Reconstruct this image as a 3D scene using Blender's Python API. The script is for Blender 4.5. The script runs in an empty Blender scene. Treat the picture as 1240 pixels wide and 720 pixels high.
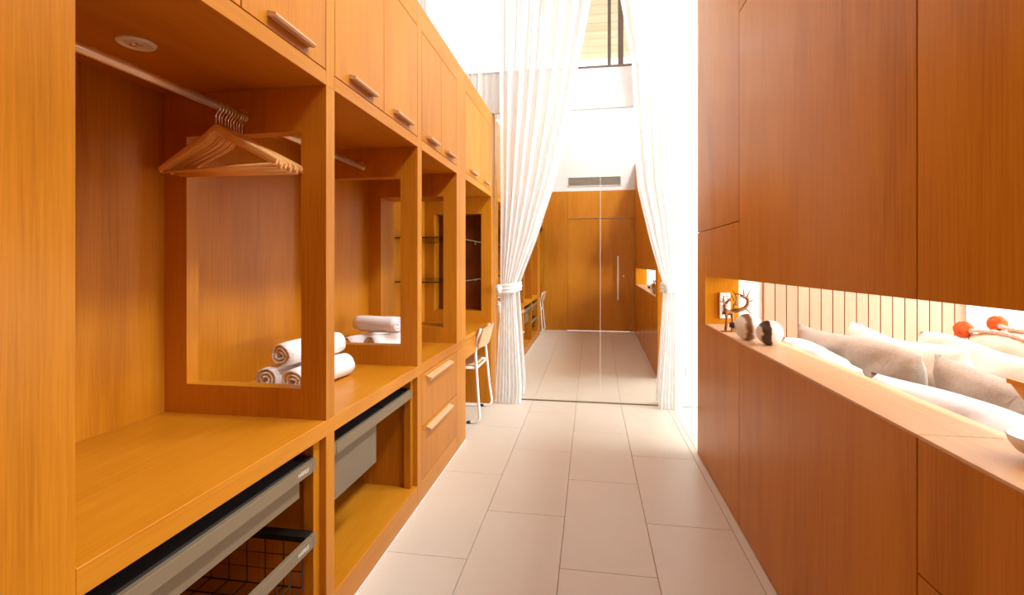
import bpy, bmesh, math, random
from mathutils import Vector, Matrix

random.seed(4)
C = bpy.context.scene.collection
SC = bpy.context.scene
pi = math.pi

# ------------------------------------------------------------------ camera
F = 590.0                                  # focal length in pixels of the 1240 wide frame
YAW = math.atan(95.0 / 590.0)              # corridor direction lies right of the axis
CAMZ = 1.25
cam_d = bpy.data.cameras.new('camera')
cam = bpy.data.objects.new('camera', cam_d)
C.objects.link(cam)
cam.location = (0, 0, CAMZ)
cam.rotation_euler = (pi / 2, 0, YAW)
cam_d.sensor_width = 36.0
cam_d.sensor_fit = 'HORIZONTAL'
cam_d.lens = F / 1240.0 * 36.0
cam_d.shift_y = -41.0 / 1240.0
cam_d.clip_start = 0.02
SC.camera = cam

# ------------------------------------------------------------------ world and light
w = bpy.data.worlds.new('daylight')
SC.world = w
w.use_nodes = True
bg = w.node_tree.nodes['Background']
bg.inputs['Color'].default_value = (0.95, 0.98, 1.0, 1)
bg.inputs['Strength'].default_value = 1.3


def area(name, loc, rot, sx, sy, power, color=(1, 1, 1)):
    d = bpy.data.lights.new(name, 'AREA')
    d.shape = 'RECTANGLE'
    d.size, d.size_y = sx, sy
    d.energy = power
    d.color = color
    o = bpy.data.objects.new(name, d)
    o.location, o.rotation_euler = loc, rot
    C.objects.link(o)
    return o


# daylight entering through the bedroom's tall glazing
area('daylight_bedroom_window', (4.75, 2.0, 1.7), (0, pi / 2, 0), 2.8, 4.2, 300, (0.95, 0.98, 1.0))
# long ceiling lamp over the bed head (its housing is built below); it reaches the wardrobes over the partition
area('ceiling_lamp_light', (1.195, 1.90, 4.312), (0, math.radians(30), 0), 0.26, 2.9, 52, (0.92, 0.97, 1.0)).data.spread = math.radians(130)

SC.view_settings.view_transform = 'Standard'
SC.view_settings.look = 'None'
SC.view_settings.gamma = 1.0
SC.view_settings.use_curve_mapping = False
SC.view_settings.exposure = 0.93
SC.cycles.max_bounces = 14
SC.cycles.diffuse_bounces = 7
SC.cycles.glossy_bounces = 6
SC.cycles.transmission_bounces = 8
SC.cycles.transparent_max_bounces = 16
SC.cycles.caustics_reflective = True
SC.cycles.caustics_refractive = False
SC.cycles.sample_clamp_indirect = 6.0

# ------------------------------------------------------------------ pixel helpers (photo frame 1240x720)
cY, sY = math.cos(YAW), math.sin(YAW)


def at_y(px, py, Y):
    a = math.atan((px - 620) / F) - YAW
    X = Y * math.tan(a)
    d = cY * Y - sY * X
    return Vector((X, Y, CAMZ - (py - 319) / F * d))


def at_x(px, py, X):
    a = math.atan((px - 620) / F) - YAW
    Y = X / math.tan(a)
    d = cY * Y - sY * X
    return Vector((X, Y, CAMZ - (py - 319) / F * d))


# ------------------------------------------------------------------ materials
def mat_new(name):
    m = bpy.data.materials.new(name)
    m.use_nodes = True
    nt = m.node_tree
    return m, nt, nt.nodes['Principled BSDF'], nt.nodes['Material Output']


def N(nt, t, **kw):
    n = nt.nodes.new(t)
    for k, v in kw.items():
        setattr(n, k, v)
    return n


def plain(name, col, rough=0.5, metal=0.0, spec=0.5, bump=None, var=None):
    m, nt, b, out = mat_new(name)
    b.inputs['Base Color'].default_value = (*col, 1)
    b.inputs['Roughness'].default_value = rough
    b.inputs['Metallic'].default_value = metal
    b.inputs['Specular IOR Level'].default_value = spec
    tc = N(nt, 'ShaderNodeTexCoord')
    if var:
        n = N(nt, 'ShaderNodeTexNoise')
        n.inputs['Scale'].default_value = var[0]
        n.inputs['Detail'].default_value = 4
        nt.links.new(tc.outputs['Object'], n.inputs['Vector'])
        r = N(nt, 'ShaderNodeValToRGB')
        r.color_ramp.elements[0].position = .3
        r.color_ramp.elements[1].position = .7
        r.color_ramp.elements[0].color = (*var[1], 1)
        r.color_ramp.elements[1].color = (*col, 1)
        nt.links.new(n.outputs['Fac'], r.inputs['Fac'])
        nt.links.new(r.outputs['Color'], b.inputs['Base Color'])
    if bump:
        n = N(nt, 'ShaderNodeTexNoise')
        n.inputs['Scale'].default_value = bump[0]
        n.inputs['Detail'].default_value = 3
        nt.links.new(tc.outputs['Object'], n.inputs['Vector'])
        bp = N(nt, 'ShaderNodeBump')
        bp.inputs['Strength'].default_value = bump[1]
        bp.inputs['Distance'].default_value = bump[2] if len(bump) > 2 else 0.002
        nt.links.new(n.outputs['Fac'], bp.inputs['Height'])
        nt.links.new(bp.outputs['Normal'], b.inputs['Normal'])
    return m


def wood(name, axis, dark, mid, light, rough=0.36, fig=1.0, spec=0.34, tint=(1.0, 0.86, 0.72)):
    """stained veneer, fibres along the given axis"""
    m, nt, b, out = mat_new(name)
    tc = N(nt, 'ShaderNodeTexCoord')
    oi = N(nt, 'ShaderNodeObjectInfo')
    mul = N(nt, 'ShaderNodeMath', operation='MULTIPLY')
    mul.inputs[1].default_value = 17.0
    nt.links.new(oi.outputs['Random'], mul.inputs[0])
    add = N(nt, 'ShaderNodeVectorMath', operation='ADD')
    nt.links.new(tc.outputs['Object'], add.inputs[0])
    nt.links.new(mul.outputs[0], add.inputs[1])

    def mapped(across, along):
        mp = N(nt, 'ShaderNodeMapping')
        sc = [across] * 3
        sc['xyz'.index(axis)] = along
        mp.inputs['Scale'].default_value = sc
        nt.links.new(add.outputs[0], mp.inputs['Vector'])
        return mp
    # broad figure
    m1 = mapped(5.0, 0.75)
    n1 = N(nt, 'ShaderNodeTexNoise')
    n1.inputs['Scale'].default_value = 1.0
    n1.inputs['Detail'].default_value = 2.0
    n1.inputs['Distortion'].default_value = 0.4
    nt.links.new(m1.outputs[0], n1.inputs['Vector'])
    k = N(nt, 'ShaderNodeMath', operation='MULTIPLY')
    k.inputs[1].default_value = 16.0
    nt.links.new(n1.outputs['Fac'], k.inputs[0])
    sn = N(nt, 'ShaderNodeMath', operation='SINE')
    nt.links.new(k.outputs[0], sn.inputs[0])
    # fibres
    m2 = mapped(150.0, 4.0)
    n2 = N(nt, 'ShaderNodeTexNoise')
    n2.inputs['Scale'].default_value = 1.0
    n2.inputs['Detail'].default_value = 5.0
    n2.inputs['Roughness'].default_value = 0.65
    nt.links.new(m2.outputs[0], n2.inputs['Vector'])
    # large tone drift
    m3 = mapped(1.6, 0.8)
    n3 = N(nt, 'ShaderNodeTexNoise')
    n3.inputs['Scale'].default_value = 1.0
    nt.links.new(m3.outputs[0], n3.inputs['Vector'])
    s1 = N(nt, 'ShaderNodeMath', operation='MULTIPLY_ADD')
    s1.inputs[1].default_value = 0.075 * fig
    s1.inputs[2].default_value = -0.29
    nt.links.new(sn.outputs[0], s1.inputs[0])
    s2 = N(nt, 'ShaderNodeMath', operation='MULTIPLY_ADD')
    s2.inputs[1].default_value = 0.75
    nt.links.new(n2.outputs['Fac'], s2.inputs[0])
    nt.links.new(s1.outputs[0], s2.inputs[2])
    s3 = N(nt, 'ShaderNodeMath', operation='MULTIPLY_ADD')
    s3.inputs[1].default_value = 0.75
    nt.links.new(n3.outputs['Fac'], s3.inputs[0])
    nt.links.new(s2.outputs[0], s3.inputs[2])
    r = N(nt, 'ShaderNodeValToRGB')
    e = r.color_ramp.elements
    e[0].position, e[0].color = 0.12, (*dark, 1)
    e[1].position, e[1].color = 0.85, (*light, 1)
    x = e.new(0.46)
    x.color = (*mid, 1)
    nt.links.new(s3.outputs[0], r.inputs['Fac'])
    nt.links.new(r.outputs['Color'], b.inputs['Base Color'])
    bp = N(nt, 'ShaderNodeBump')
    bp.inputs['Strength'].default_value = 0.12
    bp.inputs['Distance'].default_value = 0.001
    nt.links.new(n2.outputs['Fac'], bp.inputs['Height'])
    nt.links.new(bp.outputs['Normal'], b.inputs['Normal'])
    b.inputs['Roughness'].default_value = rough
    b.inputs['Specular IOR Level'].default_value = spec
    b.inputs['Specular Tint'].default_value = (*tint, 1)
    return m


WD = ((0.34, 0.108, 0.003), (0.50, 0.180, 0.007), (0.60, 0.245, 0.018))
M = {}
for ax in 'xyz':
    M['wood_' + ax] = wood('stained_wood_' + ax, ax, *WD)
M['wood_p'] = wood('partition_wood', 'z', *WD, rough=0.25, spec=0.10, tint=(1.0, 0.62, 0.30))
M['plank'] = wood('peach_board', 'z', (0.30, 0.15, 0.085), (0.38, 0.205, 0.125), (0.44, 0.25, 0.16), fig=.5)
LW = ((0.48, 0.25, 0.11), (0.63, 0.37, 0.19), (0.72, 0.47, 0.27))
for ax in 'xyz':
    M['pale_' + ax] = wood('pale_wood_' + ax, ax, *LW, rough=0.42, fig=.6)
HW = ((0.68, 0.36, 0.10), (0.84, 0.50, 0.18), (0.88, 0.58, 0.26))
M['hanger'] = wood('hanger_wood', 'x', *HW, rough=0.35, fig=.5)
M['drift'] = plain('driftwood', (0.42, 0.17, 0.05), 0.7, var=(30, (0.22, 0.08, 0.02)), bump=(80, .5))
M['white'] = plain('white_paint', (0.72, 0.715, 0.70), 0.55, bump=(120, .05))
M['metal'] = plain('brushed_steel', (0.84, 0.76, 0.64), 0.34, 0.85)
M['chrome'] = plain('chrome', (0.80, 0.78, 0.75), 0.12, 1.0)
M['bronze'] = plain('bronze_frame', (0.16, 0.11, 0.08), 0.4, 0.3)
M['taupe'] = plain('taupe_metal', (0.205, 0.15, 0.085), 0.5, 0.0, spec=.25, var=(6, (0.19, 0.138, 0.078)))
M['grille'] = plain('grey_grille', (0.50, 0.50, 0.46), 0.5)
M['fabric_taupe'] = plain('taupe_canvas', (0.18, 0.133, 0.078), 0.8, bump=(400, .3))
M['black'] = plain('black_felt', (0.012, 0.011, 0.010), 0.75, bump=(300, .2))
M['black_metal'] = plain('black_metal', (0.02, 0.018, 0.016), 0.4, .5)
M['seam'] = plain('dark_gap', (0.06, 0.02, 0.006), 0.9)
M['tube'] = plain('white_powder_coat', (0.88, 0.86, 0.80), 0.3)
M['rubber'] = plain('black_rubber', (0.02, 0.02, 0.02), 0.6)
M['towel'] = plain('white_terry', (0.88, 0.86, 0.83), 0.95, spec=.1, bump=(260, .9, .004))
M['linen_white'] = plain('white_linen', (0.74, 0.725, 0.70), 0.9, spec=.1, bump=(7, .35, .03))
M['linen_grey'] = plain('grey_beige_linen', (0.46, 0.40, 0.345), 0.92, spec=.1, bump=(8, .4, .03), var=(160, (0.38, 0.33, 0.28)))
M['linen_cream'] = plain('cream_linen', (0.62, 0.58, 0.54), 0.92, spec=.1, bump=(8, .35, .03))
M['pompom'] = plain('orange_wool', (0.80, 0.16, 0.045), 0.95, spec=.05, bump=(150, 1.0, .01), var=(60, (0.62, 0.09, 0.03)))
M['braid'] = plain('pink_braid', (0.66, 0.32, 0.28), 0.95, bump=(300, .8, .004), var=(120, (0.8, .66, .6)))
M['plastic'] = plain('white_plastic', (0.85, 0.85, 0.83), 0.35)
M['screen'] = plain('grey_lcd', (0.33, 0.36, 0.33), 0.2)
M['grout'] = plain('sand_grout', (0.58, 0.44, 0.29), 0.9)
M['letter'] = plain('pale_lettering', (0.75, 0.72, 0.66), 0.5)
M['marble'] = plain('marbled_stone', (0.85, 0.82, 0.78), 0.3, var=(9, (0.10, 0.055, 0.03)))
M['marble_light'] = plain('pale_marbled_stone', (0.86, 0.83, 0.79), 0.3, var=(5, (0.55, 0.42, 0.32)))
M['tile'] = plain('cream_limestone', (0.68, 0.605, 0.50), 0.34, spec=.5, var=(2.2, (0.64, 0.56, 0.455)), bump=(40, .05))


def ball_mat(name, white, brown, off, cut):
    m, nt, b, out = mat_new(name)
    tc = N(nt, 'ShaderNodeTexCoord')
    mp = N(nt, 'ShaderNodeMapping')
    mp.inputs['Location'].default_value = off
    nt.links.new(tc.outputs['Object'], mp.inputs['Vector'])
    wv = N(nt, 'ShaderNodeTexWave')
    wv.inputs['Scale'].default_value = 3.6
    wv.inputs['Distortion'].default_value = 9.0
    wv.inputs['Detail'].default_value = 4.0
    nt.links.new(mp.outputs[0], wv.inputs['Vector'])
    r = N(nt, 'ShaderNodeValToRGB')
    e = r.color_ramp.elements
    e[0].position, e[0].color = cut[0], (*brown, 1)
    e[1].position, e[1].color = cut[1], (*white, 1)
    nt.links.new(wv.outputs['Fac'], r.inputs['Fac'])
    nt.links.new(r.outputs['Color'], b.inputs['Base Color'])
    b.inputs['Roughness'].default_value = .3
    return m


M['ball_a'] = ball_mat('veined_white_stone', (0.82, 0.78, 0.72), (0.25, 0.12, 0.05), (0.02, .05, 0), (.10, .5))
M['ball_b'] = ball_mat('dark_banded_stone', (0.80, 0.76, 0.72), (0.05, 0.03, 0.02), (0.11, .0, .03), (.38, .62))


def sheer_mat(name, tr, col):
    m, nt, b, out = mat_new(name)
    nt.nodes.remove(b)
    df = N(nt, 'ShaderNodeBsdfDiffuse')
    tl = N(nt, 'ShaderNodeBsdfTranslucent')
    tp = N(nt, 'ShaderNodeBsdfTransparent')
    for n in (df, tl):
        n.inputs['Color'].default_value = (*col, 1)
    a = N(nt, 'ShaderNodeMixShader')
    a.inputs[0].default_value = 0.3
    nt.links.new(df.outputs[0], a.inputs[1])
    nt.links.new(tl.outputs[0], a.inputs[2])
    c = N(nt, 'ShaderNodeMixShader')
    # woven threads let less through at a slant
    lw = N(nt, 'ShaderNodeLayerWeight')
    lw.inputs['Blend'].default_value = 0.35
    mr = N(nt, 'ShaderNodeMapRange')
    mr.inputs['To Min'].default_value = 1 - tr
    mr.inputs['To Max'].default_value = 1.0
    nt.links.new(lw.outputs['Facing'], mr.inputs['Value'])
    nt.links.new(mr.outputs[0], c.inputs[0])
    nt.links.new(tp.outputs[0], c.inputs[1])
    nt.links.new(a.outputs[0], c.inputs[2])
    nt.links.new(c.outputs[0], out.inputs['Surface'])
    return m


M['sheer'] = sheer_mat('white_sheer', 0.24, (0.89, 0.88, 0.86))
M['voile'] = sheer_mat('thin_white_voile', 0.55, (0.93, 0.92, 0.89))


def mirror_mat():
    m, nt, b, out = mat_new('mirror_glass')
    b.inputs['Base Color'].default_value = (0.93, 0.94, 0.92, 1)
    b.inputs['Metallic'].default_value = 1
    b.inputs['Roughness'].default_value = 0.0
    return m


M['mirror'] = mirror_mat()


def glass_mat(name, tint, refl=0.08):
    m, nt, b, out = mat_new(name)
    nt.nodes.remove(b)
    tp = N(nt, 'ShaderNodeBsdfTransparent')
    tp.inputs['Color'].default_value = (*tint, 1)
    gl = N(nt, 'ShaderNodeBsdfGlossy')
    gl.inputs['Roughness'].default_value = 0.02
    fr = N(nt, 'ShaderNodeFresnel')
    fr.inputs['IOR'].default_value = 1.45
    mx = N(nt, 'ShaderNodeMixShader')
    nt.links.new(fr.outputs[0], mx.inputs[0])
    nt.links.new(tp.outputs[0], mx.inputs[1])
    nt.links.new(gl.outputs[0], mx.inputs[2])
    nt.links.new(mx.outputs[0], out.inputs['Surface'])
    return m


M['glass'] = glass_mat('window_glass', (0.97, 0.98, 0.97))
M['shelf_glass'] = glass_mat('shelf_glass', (0.93, 0.95, 0.93))
M['glass_edge'] = plain('dark_glass_edge', (0.05, 0.065, 0.04), 0.15)
M['recess'] = wood('dark_recess_wood', 'z', (0.10, 0.022, 0.004), (0.16, 0.04, 0.008), (0.22, 0.06, 0.012))  # veneer darkened in its colour to stand for the unlit recess
M['lens'] = plain('frosted_lens', (0.75, 0.72, 0.66), 0.3)


# ------------------------------------------------------------------ mesh helpers
class MB:
    def __init__(s):
        s.v, s.f = [], []

    def raw(s, vs, fs):
        o = len(s.v)
        s.v += [Vector(p) for p in vs]
        s.f += [[i + o for i in f] for f in fs]
        return s

    def box(s, x0, x1, y0, y1, z0, z1, bev=0.0):
        if x0 > x1: x0, x1 = x1, x0
        if y0 > y1: y0, y1 = y1, y0
        if z0 > z1: z0, z1 = z1, z0
        vs = [(x, y, z) for x in (x0, x1) for y in (y0, y1) for z in (z0, z1)]
        fs = [(0, 1, 3, 2), (4, 6, 7, 5), (0, 4, 5, 1), (2, 3, 7, 6), (0, 2, 6, 4), (1, 5, 7, 3)]
        if bev > 0:
            bm = bmesh.new()
            bv = [bm.verts.new(p) for p in vs]
            for f in fs:
                bm.faces.new([bv[i] for i in f])
            bmesh.ops.bevel(bm, geom=bm.edges[:], offset=bev, segments=1, profile=.5, affect='EDGES')
            bm.verts.index_update()
            s.raw([v.co.copy() for v in bm.verts], [[v.index for v in f.verts] for f in bm.faces])
            bm.free()
        else:
            s.raw(vs, fs)
        return s

    def prism(s, poly, axis, a0, a1):
        """poly: 2D outline in the two other axes (in xyz order), extruded along axis"""
        n = len(poly)

        def P(q, a):
            if axis == 'x': return (a, q[0], q[1])
            if axis == 'y': return (q[0], a, q[1])
            return (q[0], q[1], a)
        vs = [P(q, a0) for q in poly] + [P(q, a1) for q in poly]
        fs = [list(range(n))[::-1], list(range(n, 2 * n))]
        fs += [[i, (i + 1) % n, n + (i + 1) % n, n + i] for i in range(n)]
        return s.raw(vs, fs)

    def tube(s, pts, r, n=8, caps=True):
        pts = [Vector(p) for p in pts]
        rs = r if isinstance(r, (list, tuple)) else [r] * len(pts)
        rings = []
        prev = None
        for i, p in enumerate(pts):
            a = pts[max(i - 1, 0)]
            b = pts[min(i + 1, len(pts) - 1)]
            t = (b - a).normalized()
            if prev is None:
                u = t.cross(Vector((0, 0, 1)))
                if u.length < 1e-3:
                    u = t.cross(Vector((1, 0, 0)))
            else:
                u = prev - t * prev.dot(t)
            u.normalize()
            prev = u
            v = t.cross(u)
            rings.append([p + (u * math.cos(2 * pi * k / n) + v * math.sin(2 * pi * k / n)) * rs[i] for k in range(n)])
        vs = [q for R in rings for q in R]
        fs = []
        for i in range(len(pts) - 1):
            for k in range(n):
                fs.append([i * n + k, i * n + (k + 1) % n, (i + 1) * n + (k + 1) % n, (i + 1) * n + k])
        if caps:
            fs.append(list(range(n))[::-1])
            fs.append([(len(pts) - 1) * n + k for k in range(n)])
        return s.raw(vs, fs)

    def lathe(s, prof, c, n=24):
        """prof: (r, z) list around the vertical through c"""
        vs, fs = [], []
        for r, z in prof:
            for k in range(n):
                a = 2 * pi * k / n
                vs.append((c[0] + r * math.cos(a), c[1] + r * math.sin(a), c[2] + z))
        for i in range(len(prof) - 1):
            for k in range(n):
                fs.append([i * n + k, i * n + (k + 1) % n, (i + 1) * n + (k + 1) % n, (i + 1) * n + k])
        fs.append(list(range(n))[::-1])
        fs.append([(len(prof) - 1) * n + k for k in range(n)])
        return s.raw(vs, fs)


def wloc(o):
    v = Vector((0, 0, 0))
    while o is not None:
        v += o.location
        o = o.parent
    return v


def part(name, mb, mat, parent=None, smooth=False, local=False, loc=None):
    """one mesh object; vertices given in world metres unless local"""
    me = bpy.data.meshes.new(name)
    off = Vector((0, 0, 0)) if local else wloc(parent)
    if loc is not None:
        off = off + Vector(loc) if not local else off
    me.from_pydata([tuple(v - off) for v in mb.v], [], mb.f)
    me.update()
    me.materials.append(M[mat] if isinstance(mat, str) else mat)
    if smooth:
        for p in me.polygons:
            p.use_smooth = True
    o = bpy.data.objects.new(name, me)
    if loc is not None:
        o.location = loc
    C.objects.link(o)
    o.parent = parent
    return o


def clean(o):
    bm = bmesh.new()
    bm.from_mesh(o.data)
    bmesh.ops.recalc_face_normals(bm, faces=bm.faces)
    bm.to_mesh(o.data)
    bm.free()
    return o


def tag(o, label, cat, group=None):
    o['label'] = label
    o['category'] = cat
    if group:
        o['group'] = group
    return o


def thing(name, loc, label, cat, group=None):
    o = bpy.data.objects.new(name, None)
    o.empty_display_size = .1
    o.location = loc
    C.objects.link(o)
    return tag(o, label, cat, group)


def struct(o, label, cat=None):
    o['kind'] = 'structure'
    o['label'] = label
    o['category'] = cat or o.name.split('_')[0]
    return o


def group_struct(name, loc, label, cat=None):
    o = bpy.data.objects.new(name, None)
    o.location = loc
    C.objects.link(o)
    return struct(o, label, cat)


def copy_tree(o, parent=None):
    c = o.copy()
    C.objects.link(c)
    c.parent = parent
    for ch in o.children:
        copy_tree(ch, c)
    return c


def B(*a, bev=0.0):
    return MB().box(*a, bev=bev)


# ------------------------------------------------------------------ main dimensions
XL = -0.876      # front plane of the wardrobe row
XB = -1.498      # its back panels
XR = 0.699       # corridor face of the partition
XR2 = 0.895      # bedroom face of the partition
YM = 4.433       # mirror plane
YB = -0.30       # wall with the door, behind the viewer
ZC = 0.723       # worktop
ZCB = 0.670
ZN = 1.849       # underside of the cupboards
ZD0, ZD1 = 1.901, 2.4675
ZT = 2.60
ZP = 0.109
XW = -1.66       # outer left wall
XE = 4.60        # bedroom window side
ZCEIL = 4.40
WX0, WX1, WZ0, WZ1 = -1.408, -0.968, 0.826, 1.6975   # cut-outs in the dividers

# ------------------------------------------------------------------ floor
fl = part('floor', B(XW, XE, YB, 4.60, -0.12, -0.009), 'grout')
struct(fl, 'pale cream stone tile floor of the corridor', 'floor')
tile_meshes = {}


def tile(x0, x1, y0, y1):
    key = (round(x1 - x0, 4), round(y1 - y0, 4))
    g = 0.0011
    if key not in tile_meshes:
        mb = B(g, key[0] - g, g, key[1] - g, -0.010, 0.0, bev=0.0012)
        me = bpy.data.meshes.new('tile')
        me.from_pydata([tuple(v) for v in mb.v], [], mb.f)
        me.materials.append(M['tile'])
        tile_meshes[key] = me
    o = bpy.data.objects.new('tile', tile_meshes[key])
    o.location = (x0, y0, 0)
    C.objects.link(o)
    o.parent = fl


TP, TL = 0.3905, 0.834
cols = [-0.516 - TP * 3, -0.516 - TP * 2, -0.516 - TP, -0.516, -0.516 + TP, -0.516 + 2 * TP, 0.6575, XR]
xs = cols + [XR + TP * i for i in range(1, 11)]
for i in range(len(xs) - 1):
    x0, x1 = xs[i], xs[i + 1]
    strip = abs(x0 - 0.6575) < 1e-6
    n_from_wall = i
    base = 2.006 if i % 2 == 0 else 2.419
    if strip:
        base = 2.2
    if x0 >= XR - 1e-6:
        base = 2.006 if (i % 2) else 2.419
    y = base - 4 * TL
    while y < 4.43:
        a, b_ = max(y, YB), min(y + TL, 4.43)
        if b_ - a > 0.03:
            tile(max(x0, XW), min(x1, XE), a, b_)
        y += TL

# ------------------------------------------------------------------ outer shell
cl = part('ceiling', B(XW, XE, YB, 4.60, ZCEIL, ZCEIL + .1), 'white')
struct(cl, 'white ceiling high above the corridor', 'ceiling')
wl = part('wall_left', B(XW - .1, XW, YB, 4.60, 0, ZCEIL), 'white')
struct(wl, 'white plaster wall behind and above the wardrobes', 'wall')

# end wall carrying the mirror, with glazing band above
wf = group_struct('wall_front', (0, 4.445, 0), 'white end wall behind the mirror below the high window', 'wall')
part('plaster', B(XW, 1.436, 4.445, 4.60, 0, 3.01), 'white', wf)
part('plaster', B(1.436, 2.94, 4.445, 4.60, 0, 3.01), 'white', wf)
part('plaster', B(2.94, XE, 4.445, 4.60, 2.80, 3.01), 'white', wf)
part('ledge', B(XW, XR2 + .5, 4.415, 4.446, 2.635, 2.76, bev=.002), 'white', wf)
part('head_beam', B(XW, XE, 4.445, 4.60, 4.28, ZCEIL), 'white', wf)

win = group_struct('window_1', (0, 4.50, 3.01), 'high clerestory window with bronze frame above the mirror', 'window')
part('window_sill', B(XW, XE, 4.436, 4.56, 3.01, 3.026, bev=.002), 'bronze', win)
part('head_rail', B(XW, XE, 4.50, 4.55, 4.24, 4.28), 'bronze', win)
xs_m = [-1.60, -0.62, 0.27, 1.25, 2.2, 3.2, 4.2]
for x in xs_m:
    part('mullion', B(x - .023, x + .023, 4.49, 4.555, 3.032, 4.24, bev=.002), 'bronze', win)
part('sash_stile', B(0.155, 0.185, 4.53, 4.56, 3.032, 4.24, bev=.002), 'taupe', win)
for a, b_ in zip(xs_m[:-1], xs_m[1:]):
    part('pane', B(a + .023, b_ - .023, 4.518, 4.524, 3.032, 4.24), 'glass', win)

# bedroom glazing side
we = group_struct('wall_right', (XE, 0, 0), 'white bedroom wall with tall window opening', 'wall')
part('plaster', B(XE, XE + .12, YB, 4.60, 0, 0.25), 'white', we)
part('plaster', B(XE, XE + .12, YB, 4.60, 3.15, ZCEIL), 'white', we)
part('plaster', B(XE, XE + .12, YB, -.1, 0.25, 3.15), 'white', we)
part('plaster', B(XE, XE + .12, 4.15, 4.60, 0.25, 3.15), 'white', we)

# wall with the door, behind the viewer (seen in the mirror)
wb = group_struct('wall_back', (0, YB, 0), 'timber panelled wall with white plaster above, facing the mirror', 'wall')
DX0, DX1, DZ = -0.42, 0.59, 2.09
ZBW = 2.60
part('plaster', B(XW, XE, YB - .12, YB - .02, 0, ZCEIL), 'white', wb)
part('plaster', B(XW, XE, YB - .02, YB, ZBW, ZCEIL), 'white', wb)
part('plaster', B(XR, XE, YB - .02, YB, 0, ZBW), 'white', wb)
part('wood_panel', B(XW, -.879, YB - .02, YB, 0, ZBW, bev=.001), 'wood_z', wb)
part('wood_panel', B(-.876, DX0 - .003, YB - .02, YB, 0, ZBW, bev=.001), 'wood_z', wb)
part('wood_panel', B(DX0, XR - .002, YB - .02, YB, DZ, ZBW, bev=.001), 'wood_z', wb)
part('wood_panel', B(DX1 + .02, XR - .002, YB - .02, YB, 0, DZ - .003, bev=.001), 'wood_z', wb)
dr = group_struct('door_1', (.08, YB - .02, 0), 'wide timber sliding door with long steel pull handle', 'door')
part('door_leaf', B(DX0, DX1 + .018, YB - .020, YB - .012, 0.006, DZ - .012, bev=.001), 'wood_z', dr)
hd = part('door_handle', MB().box(.385, .415, YB + .03, YB + .05, .58, 1.39, bev=.003), 'metal', dr)
part('standoff', MB().tube([(.40, YB - .012, .70), (.40, YB + .032, .70)], .008), 'metal', hd)
part('standoff', MB().tube([(.40, YB - .012, 1.27), (.40, YB + .032, 1.27)], .008), 'metal', hd)
part('lock_cylinder', MB().tube([(.50, YB - .013, 1.02), (.50, YB + .004, 1.02)], .014, 16), 'metal', dr)

gr = thing('air_grille', (.05, YB, 2.68), 'long slatted air grille in the white wall above the door', 'air vent')
GX0, GX1, GZ0, GZ1 = -.42, .46, 2.685, 2.865
part('frame', MB().box(GX0, GX1, YB, YB + .012, GZ0, GZ0 + .012).box(GX0, GX1, YB, YB + .012, GZ1 - .012, GZ1)
     .box(GX0, GX0 + .012, YB, YB + .012, GZ0, GZ1).box(GX1 - .012, GX1, YB, YB + .012, GZ0, GZ1), 'white', gr)
part('backing', B(GX0 + .01, GX1 - .01, YB + .0005, YB + .002, GZ0 + .01, GZ1 - .01), 'taupe', gr)
for k in range(9):
    z = GZ0 + .02 + k * .0175
    part('slat', MB().prism([(YB + .002, z), (YB + .010, z + .006), (YB + .010, z + .009), (YB + .002, z + .003)], 'x', GX0 + .011, GX1 - .011), 'grille', gr)

# ------------------------------------------------------------------ partition with long window niche
NZ0, NZ1, NY1, NY0 = 0.880, 1.172, 3.1575, -0.06
YE = 3.375
ZPT = 3.05
pt = group_struct('wall_partition', (XR, 1.5, 0), 'stained timber partition between corridor and bedroom with long open niche', 'wall')
tk = 0.016
cx0, cx1 = XR + tk, XR2 - tk
part('core', MB().box(cx0, cx1, YB, YE - tk, 0, NZ0 - .012).box(cx0, cx1, YB, YE - tk, NZ1 + .006, ZPT)
     .box(cx0, cx1, NY1 + tk, YE - tk, NZ0 - .012, NZ1 + .006).box(cx0, cx1, YB, NY0 - tk, NZ0 - .012, NZ1 + .006), 'seam', pt)
ps1, ps2 = 2.4625, 1.183
g = .0022
zl = NZ0 - .008


def wpanel(y0, y1, z0, z1, x0=XR, x1=XR + tk):
    part('wood_panel', B(x0, x1, y0 + g, y1 - g, z0, z1, bev=.0012), 'wood_p', pt)


# corridor side
o = part('wood_panel', MB().prism([(ps1 + g, 0), (YE, 0), (YE, 1.4525 - g), (ps1 + g, 1.4525 - g), (ps1 + g, NZ1), (NY1, NZ1), (NY1, zl), (ps1 + g, zl)], 'x', XR, XR + tk), 'wood_p', pt)
clean(o)
wpanel(ps2, ps1, 0, zl)
wpanel(YB, ps2, 0, 0.58 - g)
wpanel(YB, ps2, 0.58 + g, zl)
wpanel(ps1, YE + g, 1.4525 + g, ZPT)
wpanel(ps2, ps1, NZ1, 2.446 - g)
wpanel(ps2, ps1, 2.446 + g, ZPT)
wpanel(NY0, ps2, NZ1, 2.446 - g)
wpanel(YB, ps2, 2.446 + g, ZPT)
part('wood_panel', B(XR, XR + tk, YB, NY0 - g, zl, 2.446 - g, bev=.001), 'wood_p', pt)
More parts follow.
